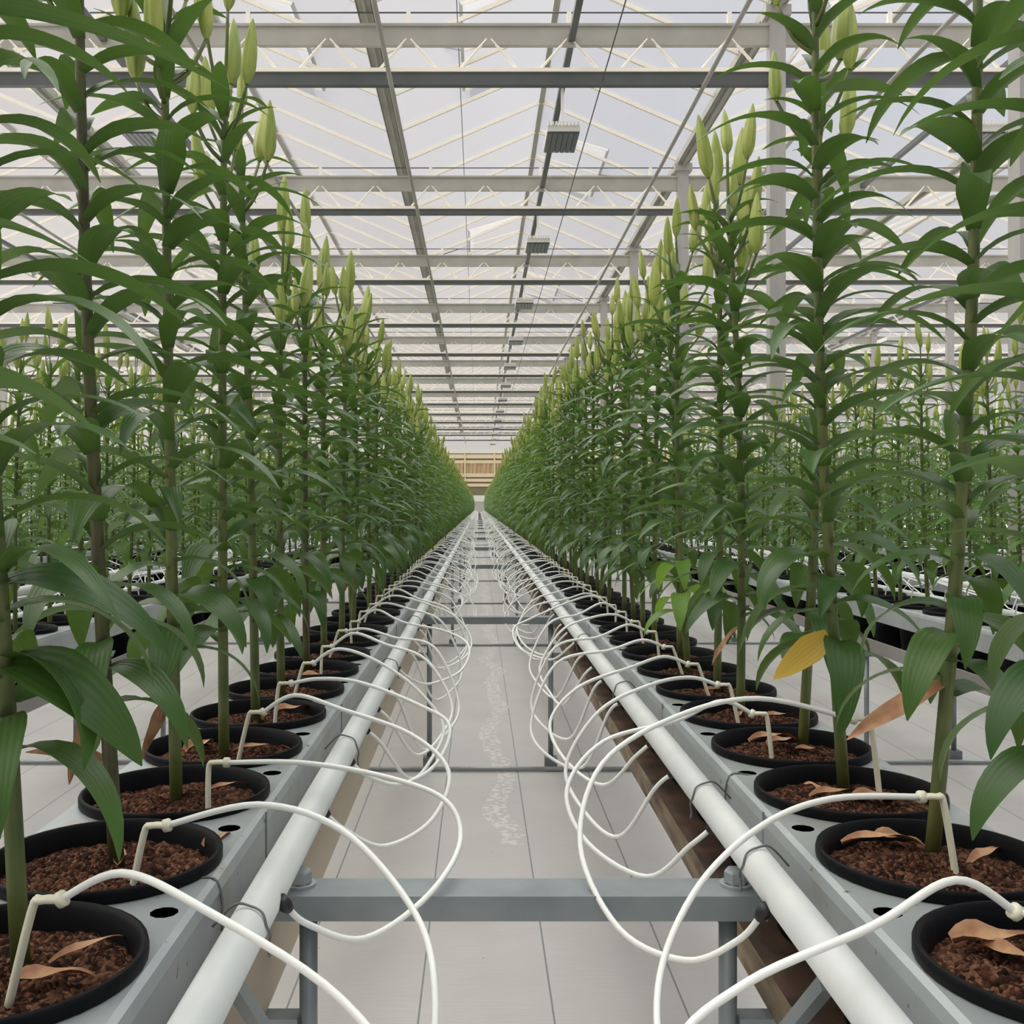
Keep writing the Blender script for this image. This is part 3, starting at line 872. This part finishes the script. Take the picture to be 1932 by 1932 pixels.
def detailed_lily(row, i, sp, stem_m='stem', rot=0.0, pale_low=False, extra=None):
    r = ROWS[row]
    o = empty('potted_lily', (r['x'], Z0 + i * PITCH, GUT))
    tag(o, lily_label(row, i), 'lily', 'potted lilies of the ' + r['name'])
    dz = RIM - GUT
    link('pot', POT, o, Matrix.Translation((0, 0, dz)))
    so = SOIL_HI if i < 9 else SOIL_LO
    link('soil', so[(i * 3 + (row == 'B')) % len(so)], o, Matrix.Translation((0, 0, SOIL - GUT)) @ Matrix.Rotation(i * 1.3, 4, 'Z'))
    T = Matrix.Translation((0, 0, SOIL - GUT))
    b = MB()
    n = 14
    b.tube([stem_pt(sp, sp['H'] * k / n - (0.012 if k == 0 else 0)) for k in range(n + 1)], [0.0079 - 0.0036 * k / n for k in range(n + 1)], 10)
    st = b.build('stem', M[stem_m], o, smooth=True)
    st.matrix_basis = T
    for q, (f, idx, Mx) in enumerate(sp['leaves']):
        lf = link('leaf', HI[f][idx], o, T @ Mx)
        if pale_low and q < 9:
            lf.material_slots[0].link = 'OBJECT'; lf.material_slots[0].material = M['leaf_pale']
    for path, Mb in sp['buds']:
        b = MB(); b.tube(path, [0.0032 - 0.0008 * k / len(path) for k in range(len(path))], 6)
        pd = b.build('flower_stalk', M['stem'], o, smooth=True); pd.matrix_basis = T
        bd = link('bud', BUD, pd, Mb)
    if extra: extra(o, T, sp)
    return o

def hang_leaf(kind, h, az, L, W, a0, a1, label=None, curl=0.0, roll=0.0, pitch=0.0):
    """an individual yellow or withered leaf still attached to the stem"""
    def f(o, T, sp):
        g = leaf_geo(L, W, a0, a1, 0.8, 12, 4, 0.5 if kind == 'leaf_dry' else 0.3, 0.25 if kind == 'leaf_dry' else 0.05, curl)
        me = geo_mesh('leaf', *g, M[kind])
        lf = link('yellow_leaf' if kind == 'leaf_yellow' else 'withered_leaf', me, o, T @ Matrix.Translation(stem_pt(sp, h)) @ Matrix.Rotation(math.radians(az), 4, 'Z') @ Matrix.Translation((0.006, 0, 0)) @ Matrix.Rotation(math.radians(pitch), 4, 'Y') @ Matrix.Rotation(math.radians(roll), 4, 'X'))
        if label: lf['label'] = label
    return f
def both(*fs):
    def g(o, T, sp):
        for f in fs: f(o, T, sp)
    return g

NDET = 23
SPECIAL = {
    ('A', -1): dict(lean=(0.06, 0.02), H=1.0), ('A', 0): dict(lean=(-0.055, 0.0), base=(0.008, 0.026), H=0.96),
    ('A', 1): dict(lean=(-0.040, 0.0), base=(0.006, 0.012), H=1.0, curve=-0.012), ('A', 2): dict(lean=(-0.035, 0), base=(0.0, 0.0), H=0.99, curve=-0.004),
    ('A', 3): dict(lean=(-0.015, 0), base=(0, 0), H=0.99), ('A', 4): dict(lean=(-0.005, 0), base=(-0.005, 0), H=0.97),
    ('B', -1): dict(lean=(0.02, 0), H=1.0), ('B', 0): dict(lean=(0.03, 0), H=1.0),
    ('B', 1): dict(lean=(0.062, 0.02), base=(0.025, 0.06), H=1.08), ('B', 2): dict(lean=(-0.018, 0), base=(0.02, 0.075), H=1.06, curve=-0.014),
    ('B', 3): dict(lean=(0.02, 0), base=(0.04, 0.07), H=1.0), ('B', 4): dict(lean=(0, 0), base=(0.0, 0.05), H=0.88),
}
def long_leaf(h, az, L, W, a0, a1, roll=0.0):
    """one extra-long green blade"""
    def f(o, T, sp):
        me = geo_mesh('leaf', *leaf_geo(L, W, a0, a1, 0.8, 16, 4, 0.4, 0.04, 0.03), M['leaf'])
        link('leaf', me, o, T @ Matrix.Translation(stem_pt(sp, h)) @ Matrix.Rotation(math.radians(az), 4, 'Z') @ Matrix.Translation((0.004, 0, 0)) @ Matrix.Rotation(math.radians(roll), 4, 'X'))
    return f
EXTRA = {
    ('A', -1): both(long_leaf(0.655, 0, 0.225, 0.040, 16, -22, 8), long_leaf(0.612, 4, 0.210, 0.044, 18, -26, 8)),
    ('A', 0): both(long_leaf(0.235, -28, 0.150, 0.056, 18, -80, 25), long_leaf(0.30, -8, 0.155, 0.050, 22, -62, 20)),
    ('A', 1): both(hang_leaf('leaf_dry', 0.105, 178, 0.080, 0.022, 5, -8, roll=55, pitch=-8), hang_leaf('leaf_dry', 0.165, 195, 0.085, 0.026, 5, -15, roll=50, pitch=66)),
    ('A', 2): hang_leaf('leaf_dry', 0.125, 185, 0.080, 0.020, 5, -15, roll=50, pitch=62),
    ('B', 2): hang_leaf('leaf_yellow', 0.196, 184, 0.092, 0.040, 8, -22, 'yellow leaf hanging from the stem', roll=-62, pitch=36),
    ('B', 1): hang_leaf('leaf_dry', 0.175, 182, 0.115, 0.024, 5, -30, roll=-50, pitch=24),
    ('A', 9): hang_leaf('leaf_dry', 0.20, 170, 0.11, 0.03, 0, -20, roll=50, pitch=65),
    ('B', 4): hang_leaf('leaf_dry', 0.15, 150, 0.09, 0.02, 0, -30, roll=-40, pitch=40),
}
for row in 'AB':
    for i in range(-1, NDET):
        R = random.Random(hash((row == 'A', i)) & 0xffff)
        kw = dict(SPECIAL.get((row, i), {}))
        if 'H' not in kw: kw['H'] = R.uniform(0.78, 0.87) + ((0.06 if i < 12 else 0.10) if row == 'B' else 0.0)
        if 'base' not in kw: kw['base'] = (R.uniform(-.015, .015) + (0.02 if row == 'B' else 0), R.uniform(-.015, .015) + (0.04 if row == 'B' else 0))
        if row == 'B' and i == 6: kw['low'] = 0.12
        sp = lily_spec(R, nleaf=int((54 if i < 8 else 52) * kw['H'] / 0.95), **kw)
        detailed_lily(row, i, sp, 'stem_dark' if (row == 'A' and i in (1, 6)) else 'stem', pale_low=(row == 'B' and i == 6), extra=EXTRA.get((row, i)))

# farther plants of the countable set share a few joined plants
VAR = []
VR = random.Random(21)
for v in range(9):
    sp = lily_spec(VR, H=VR.uniform(0.90, 1.0), base=(0, 0), nleaf=54)
    leaf, stem, bud = bake(sp, MID)
    VAR.append((leaf.mesh('foliage', [M['leaf_far']], True), stem.mesh('stem', [M['leaf_far'], M['stem']], True), bud.mesh('buds', [M['bud'], M['bud'], M['bud']], True), sp))
POT_M = pot_mesh(20).mesh('pot', M['pot'], True)
def shared_lily(row, i, R):
    r = ROWS[row]
    o = empty('potted_lily', (r['x'], Z0 + i * PITCH, GUT), R.uniform(0, 6.28))
    tag(o, lily_label(row, i) if row in 'AB' else 'budded lily in black pot past its %s bench stand, %s' % (ords[max([j for j, q in enumerate(STAND_Y[1:7]) if q + 0.1 <= Z0 + i * PITCH] or [0])], r['name']), 'lily', 'potted lilies of the ' + r['name'])
    link('pot', POT_M, o, Matrix.Translation((0, 0, RIM - GUT)))
    link('soil', R.choice(SOIL_LO), o, Matrix.Translation((0, 0, SOIL - GUT)))
    fm, sm, bm_, sp = VAR[R.randrange(len(VAR))]
    sc = R.uniform(0.94, 1.06) * (1.04 if row == 'B' else 0.88)
    T = Matrix.Translation((0, 0, SOIL - GUT)) @ Matrix.Scale(sc, 4)
    f = link('foliage', fm, o, T); f['kind'] = 'stuff'
    link('stem', sm, o, T)
    q = link('buds', bm_, o, T); q['kind'] = 'stuff'
NAB = 88
IND = {'A': (NDET, NAB), 'B': (NDET, NAB), 'C': (5, 42), 'D': (7, 44), 'E': (12, 30), 'G': (12, 30)}
for row, (a, b_) in IND.items():
    R = random.Random(ord(row))
    for i in range(a, b_): shared_lily(row, i, R)

# the uncountable rest, one mesh
FR = random.Random(99)
FARV = []
for v in range(6):
    sp = lily_spec(FR, H=FR.uniform(0.90, 1.02), nleaf=50, nbud=6)
    leaf, stem, bud = bake(sp, LOW, stem_n=3, steps=3)
    pm = MB()
    pm.lathe([(0.082, GUT - SOIL), (0.1005, RIM - SOIL - 0.03), (0.1125, RIM - SOIL - 0.012), (0.1125, RIM - SOIL), (0.1030, RIM - SOIL - 0.004), (0.1, -0.012)], 10, 3)
    pm.add(*[(vv, ff) for vv, ff in [soil_geo(FR, 1, 10)]][0], mi=4)
    allm = MB()
    for q in (leaf, stem, bud, pm):
        o_ = len(allm.v); allm.v += q.v; allm.f += [tuple(i + o_ for i in f) for f in q.f]; allm.mi += q.mi
    FARV.append((np.array(allm.v, np.float32), allm.f, np.array(allm.mi, np.int32)))
plan = []
for row in ROWS:
    x = ROWS[row]['x']
    if row in IND: i0 = IND[row][1]
    else: i0 = max(0, int((abs(x) * F / 1060 - Z0) / PITCH) - 1)
    i1 = nA if row in 'AB' else int((40 - Z0) / PITCH)
    plan += [(x, Z0 + i * PITCH, 1.04 if row == 'B' else 0.88) for i in range(i0, i1)]
nv = 0
Vs, Ls, Lt, MIs = [], [], [], []
for (x, y, k) in plan:
    V, fc, mi = FARV[FR.randrange(len(FARV))]
    a = FR.uniform(0, 6.28); ca, sa = math.cos(a), math.sin(a); sc = FR.uniform(0.94, 1.06) * k
    P = np.empty_like(V)
    P[:, 0] = (V[:, 0] * ca - V[:, 1] * sa) + x
    P[:, 1] = (V[:, 0] * sa + V[:, 1] * ca) + y
    P[:, 2] = np.where(V[:, 2] > 0.02, V[:, 2] * sc, V[:, 2]) + SOIL
    Vs.append(P)
    for f in ():
        pass
    key = id(fc)
    if key not in used:
        used[key] = (np.array([i for f in fc for i in f], np.int32), np.array([len(f) for f in fc], np.int32))
    li, lt = used[key]
    Ls.append(li + nv); Lt.append(lt); MIs.append(mi); nv += len(V)
V = np.concatenate(Vs); L_ = np.concatenate(Ls); T_ = np.concatenate(Lt); MI = np.concatenate(MIs)
me = bpy.data.meshes.new('distant_lilies')
me.vertices.add(len(V)); me.vertices.foreach_set('co', V.ravel())
me.loops.add(len(L_)); me.loops.foreach_set('vertex_index', L_)
me.polygons.add(len(T_))
me.polygons.foreach_set('loop_start', np.concatenate([[0], np.cumsum(T_)[:-1]]).astype(np.int32))
for k in ('leaf_far', 'stem', 'bud', 'pot', 'soil'): me.materials.append(M[k])
me.polygons.foreach_set('material_index', MI)
me.polygons.foreach_set('use_smooth', np.ones(len(T_), bool))
me.update(calc_edges=True)
tag(link('distant_lilies', me), 'dense far rows of budded lilies in pots running to the end wall', 'lilies', kind='stuff')

# ------------------------------------------------------------------ drip lines
def drip_path(R, big=1.0):
    """(u, dy, z) control points from the pipe to the peg; u is the distance from the middle of the aisle"""
    o = R.uniform(-.02, .02)
    reach = R.uniform(0.045, 0.115) * (1.0 if big == 1.0 else 0.8)
    low = R.uniform(0.44, 0.535)
    lag = R.uniform(-0.36, -0.22)
    return [(0.226, lag, 0.578), (0.205, lag + 0.01, 0.556), (0.160, lag + 0.05, low), (reach + 0.02, lag * 0.62, low + 0.02), (reach, lag * 0.42, low + 0.07),
            (reach + 0.055, lag * 0.3 + o, 0.627 + R.uniform(-.01, .01)), (0.235, lag * 0.22 + o, 0.652 + R.uniform(-.004, .02)), (0.305, -0.035 + o, 0.664 + R.uniform(-.004, .02)), (0.352, -0.03 + o, 0.650 + R.uniform(0, .008))]
FIX = {
    ('A', 2): [(0.217, -0.317, 0.583), (0.200, -0.30, 0.560), (0.150, -0.278, 0.538), (0.092, -0.215, 0.556), (0.062, -0.117, 0.578), (0.080, -0.075, 0.612), (0.150, -0.05, 0.632), (0.250, -0.035, 0.645), (0.345, -0.022, 0.642)],
    ('A', 1): [(0.217, -0.33, 0.580), (0.190, -0.31, 0.545), (0.130, -0.285, 0.50), (0.083, -0.235, 0.515), (0.078, -0.185, 0.566), (0.101, -0.13, 0.604), (0.168, -0.075, 0.652), (0.250, -0.05, 0.668), (0.340, -0.04, 0.645)],
    ('B', 1): [(0.217, -0.33, 0.580), (0.190, -0.31, 0.535), (0.140, -0.285, 0.49), (0.103, -0.235, 0.515), (0.110, -0.165, 0.560), (0.155, -0.11, 0.615), (0.225, -0.06, 0.652), (0.300, -0.03, 0.668), (0.395, -0.01, 0.664)],
    ('B', 2): [(0.217, -0.317, 0.575), (0.200, -0.30, 0.545), (0.155, -0.285, 0.520), (0.098, -0.235, 0.530), (0.068, -0.150, 0.585), (0.100, -0.08, 0.655), (0.190, -0.04, 0.70), (0.300, 0.0, 0.715), (0.425, 0.02, 0.685)],
}
def tube_arrays(path, r, n):
    b = MB(); b.tube(path, r, n); return b
def drip_line(row, i, R):
    r = ROWS[row]; s, c = r['s'], r['c']
    y = Z0 + i * PITCH
    P = FIX.get((row, i)) or drip_path(R)
    X = lambda p: (c + s * p[0], y + p[1], p[2])
    pts = catmull([X(p) for p in P], 7 if i < 12 else 3)
    e = P[-1]
    o = empty('drip_line', X((P[0][0], P[0][1], P[0][2])))
    base = Matrix.Translation(-Vector(o.location))
    tag(o, 'white looping drip tube to the pot ' + place_of(row, i), 'drip tube', 'drip tubes of the ' + r['name'])
    def part(name, b, m):
        return link(name, b.mesh(name, M[m], True), o, base)
    b = MB(); b.tube(pts, 0.0031 if i < 12 else 0.0028, 8 if i < 12 else 5, cap=i < 12); part('tube', b, 'tube')
    k = R.uniform(-.015, .015)
    foot = (e[0] + 0.028 + k, e[1] - 0.012, SOIL - 0.012)
    elbow = (e[0] + 0.017, e[1] - 0.003, e[2] + 0.001)
    if i < 14:
        b = MB()
        for q in (-0.0022, 0.0022):
            pth = catmull([X((e[0] - 0.004, e[1] + q, e[2])), X((elbow[0] - 0.004, elbow[1] + q, elbow[2])), X((elbow[0] + 0.003, elbow[1] + q, elbow[2] - 0.008)), X((foot[0], foot[1] + q, foot[2]))], 4)
            b.tube(pth, 0.0029, 6)
        part('peg', b, 'peg')
        b = MB(); p0 = Vector(X(P[-1])); dr = (Vector(pts[-1]) - Vector(pts[-3])).normalized()
        b.tube([p0 - dr * 0.004, p0 + dr * 0.002], 0.0062, 10); part('collar', b, 'peg')
        b = MB(); p0 = Vector(X(P[0])); dr = (Vector(pts[2]) - Vector(pts[0])).normalized()
        b.tube([p0 - dr * 0.012, p0 - dr * 0.003, p0 + dr * 0.004], [0.0068, 0.0068, 0.0048], 10); part('barb', b, 'black')
    else:
        b = MB(); b.tube([X(P[-1]), X(elbow), X(foot)], 0.0042, 5); part('peg', b, 'peg')
        b = MB(); p0 = Vector(X(P[0])); b.tube([p0 + Vector((0, 0, 0.012)), p0 - Vector((0, 0, 0.004))], 0.0070, 5); part('barb', b, 'black')
NDRIP = 100
for row in 'AB':
    R = random.Random(ord(row) + 50)
    for i in range(-1, NDRIP): drip_line(row, i, R)
b = MB(); R = random.Random(5)
for row, i0, i1 in (('A', NDRIP, nA), ('B', NDRIP, nA), ('C', 5, 60), ('D', 7, 60), ('E', 8, 60), ('G', 8, 60)):
    r = ROWS[row]; s, c = r['s'], r['c']
    for i in range(i0, i1):
        y = Z0 + i * PITCH
        P = drip_path(R); e = P[-1]
        P = P + [(e[0] + 0.017, e[1], e[2]), (e[0] + 0.03, e[1], SOIL)]
        b.tube([(c + s * p[0], y + p[1], p[2]) for p in P], 0.0030, 3, cap=False)
tag(b.build('distant_drip_tubes', M['tube']), 'thin white drip tubes of the far and outlying lily rows', 'drip tubes', kind='stuff')

# wire hooks holding the pipes to the trays
def hook(row, y, name):
    r = ROWS[row]; s, c = r['s'], r['c']
    px = 0.2385
    P = [(px + 0.032, 0.010, 0.588), (px + 0.012, 0.004, 0.609), (px - 0.003, 0.0, 0.6095), (px - 0.0135, -0.003, 0.605), (px - 0.0180, -0.006, 0.594), (px - 0.0195, 0.001, 0.584), (px - 0.0175, 0.004, 0.574), (px - 0.019, 0.001, 0.566)]
    o = MB(); o.tube(catmull([(c + s * u, y + dy, z) for u, dy, z in P], 4), 0.0012, 6)
    ob = o.build('wire_hook', M['wire'], smooth=True)
    tag(ob, name, 'hook', 'wire hooks on the feed pipes')
for row, ys, nm in (('A', (0.88, 1.53, 2.3, 3.2, 4.2), 'bent wire hook clipping the feed pipe of the beige-gutter row'), ('B', (1.03, 1.27, 2.0, 2.75, 3.6), 'bent wire hook clipping the feed pipe of the mud-stained-gutter row')):
    for y in ys: hook(row, y, nm)

# thin wires lying across the trays
for row, y, dx in (('A', 0.985, 0.0), ('B', 1.37, 0.0)):
    r = ROWS[row]
    P = [(0.375, 0.0, 0.593), (0.352, 0.004, 0.593), (0.338, -0.006, 0.5925), (0.318, 0.002, 0.593), (0.295, 0.004, 0.594), (0.2865, 0.002, 0.575), (0.286, 0.0, 0.545)]
    b = MB(); b.tube(catmull([(r['c'] + r['s'] * u, y + d, z) for u, d, z in P], 4), 0.0014, 6)
    tag(b.build('tie_wire', M['wire'], smooth=True), 'thin tie wire bent over the tray edge of the ' + r['name'], 'wire')

# ------------------------------------------------------------------ fallen dry leaves
def dry_leaf(px, py, L, W, az, label, lift=0.006, curl=1.0, h=CZ - SOIL):
    y = F * h / (py - VY); x = (px - VX) / F * y
    g = leaf_geo(L, W, 28 * curl, -30 * curl, 1.0, 10, 4, 0.8, 0.5, 0.25)
    me = geo_mesh('dry_leaf', *g, M['leaf_dry'])
    o = link('dry_leaf', me, None, Matrix.Translation((x, y, CZ - h + lift)) @ Matrix.Rotation(math.radians(az), 4, 'Z'))
    tag(o, label, 'dry leaf', 'fallen dry leaves in the pots')
A_, B_ = 'beige-gutter row', 'mud-stained-gutter row'
dl = [
    (95, 1830, .075, .010, 40, 'narrow dry twig-like leaf on the soil before the crossbar, ' + A_),
    (20, 1870, .06, .018, 10, 'curled straw leaf at the rim of the pot before the crossbar, ' + A_),
    (385, 1605, .050, .014, 55, 'short tan dry leaf by the rim of the pot level with the crossbar, ' + A_),
    (222, 1640, .050, .016, 100, 'pale dry leaf against the stem of the lily level with the crossbar, ' + A_),
    (352, 1425, .075, .026, 60, 'broad tan dry leaf in the second pot past the crossbar, ' + A_),
    (440, 1425, .090, .012, 10, 'thin reddish dry leaf in the second pot past the crossbar, ' + A_),
    (395, 1500, .060, .010, 35, 'thin curled dry leaf in the first pot past the crossbar, ' + A_),
    (520, 1352, .080, .026, 30, 'light tan dry leaf in the third pot past the crossbar, ' + A_),
    (570, 1288, .080, .034, 10, 'orange-brown dry leaf in the fourth pot past the crossbar, ' + A_),
    (1800, 1790, .080, .028, -10, 'broad pinkish dry leaf in the pot before the crossbar, ' + B_),
    (1850, 1800, .060, .018, -60, 'pointed dry leaf in the pot before the crossbar, ' + B_),
    (1590, 1600, .095, .015, -5, 'long tan dry leaf in the pot level with the crossbar, ' + B_),
    (1650, 1590, .050, .022, -30, 'small pink dry leaf in the pot level with the crossbar, ' + B_),
    (1830, 1640, .080, .014, 30, 'pale dry leaf beside the stem of the lily level with the crossbar, ' + B_),
    (1530, 1512, .080, .016, 5, 'straw-coloured dry leaf in the first pot past the crossbar, ' + B_),
    (1610, 1518, .070, .024, 0, 'wide straw leaf by the peg in the first pot past the crossbar, ' + B_),
    (1545, 1500, .040, .014, 95, 'upright curled dry leaf in the first pot past the crossbar, ' + B_),
    (1415, 1430, .090, .018, 12, 'tan dry leaf draped over the rim of the second pot past the crossbar, ' + B_),
    (1450, 1412, .070, .022, 20, 'rusty dry leaf in the second pot past the crossbar, ' + B_),
    (1500, 1422, .050, .014, -20, 'little curled dry leaf in the second pot past the crossbar, ' + B_),
    (1395, 1355, .050, .018, 80, 'pinkish dry leaf in the third pot past the crossbar, ' + B_),
    (1440, 1360, .070, .016, 0, 'dark red dry leaf in the third pot past the crossbar, ' + B_),
    (1330, 1310, .060, .016, 10, 'thin dry leaf in the fourth pot past the crossbar, ' + B_),
]
for px, py, L, W, az, lab in dl:
    dry_leaf(px, py, L, W, az, lab, lift=0.022 if 'draped' in lab else 0.004)
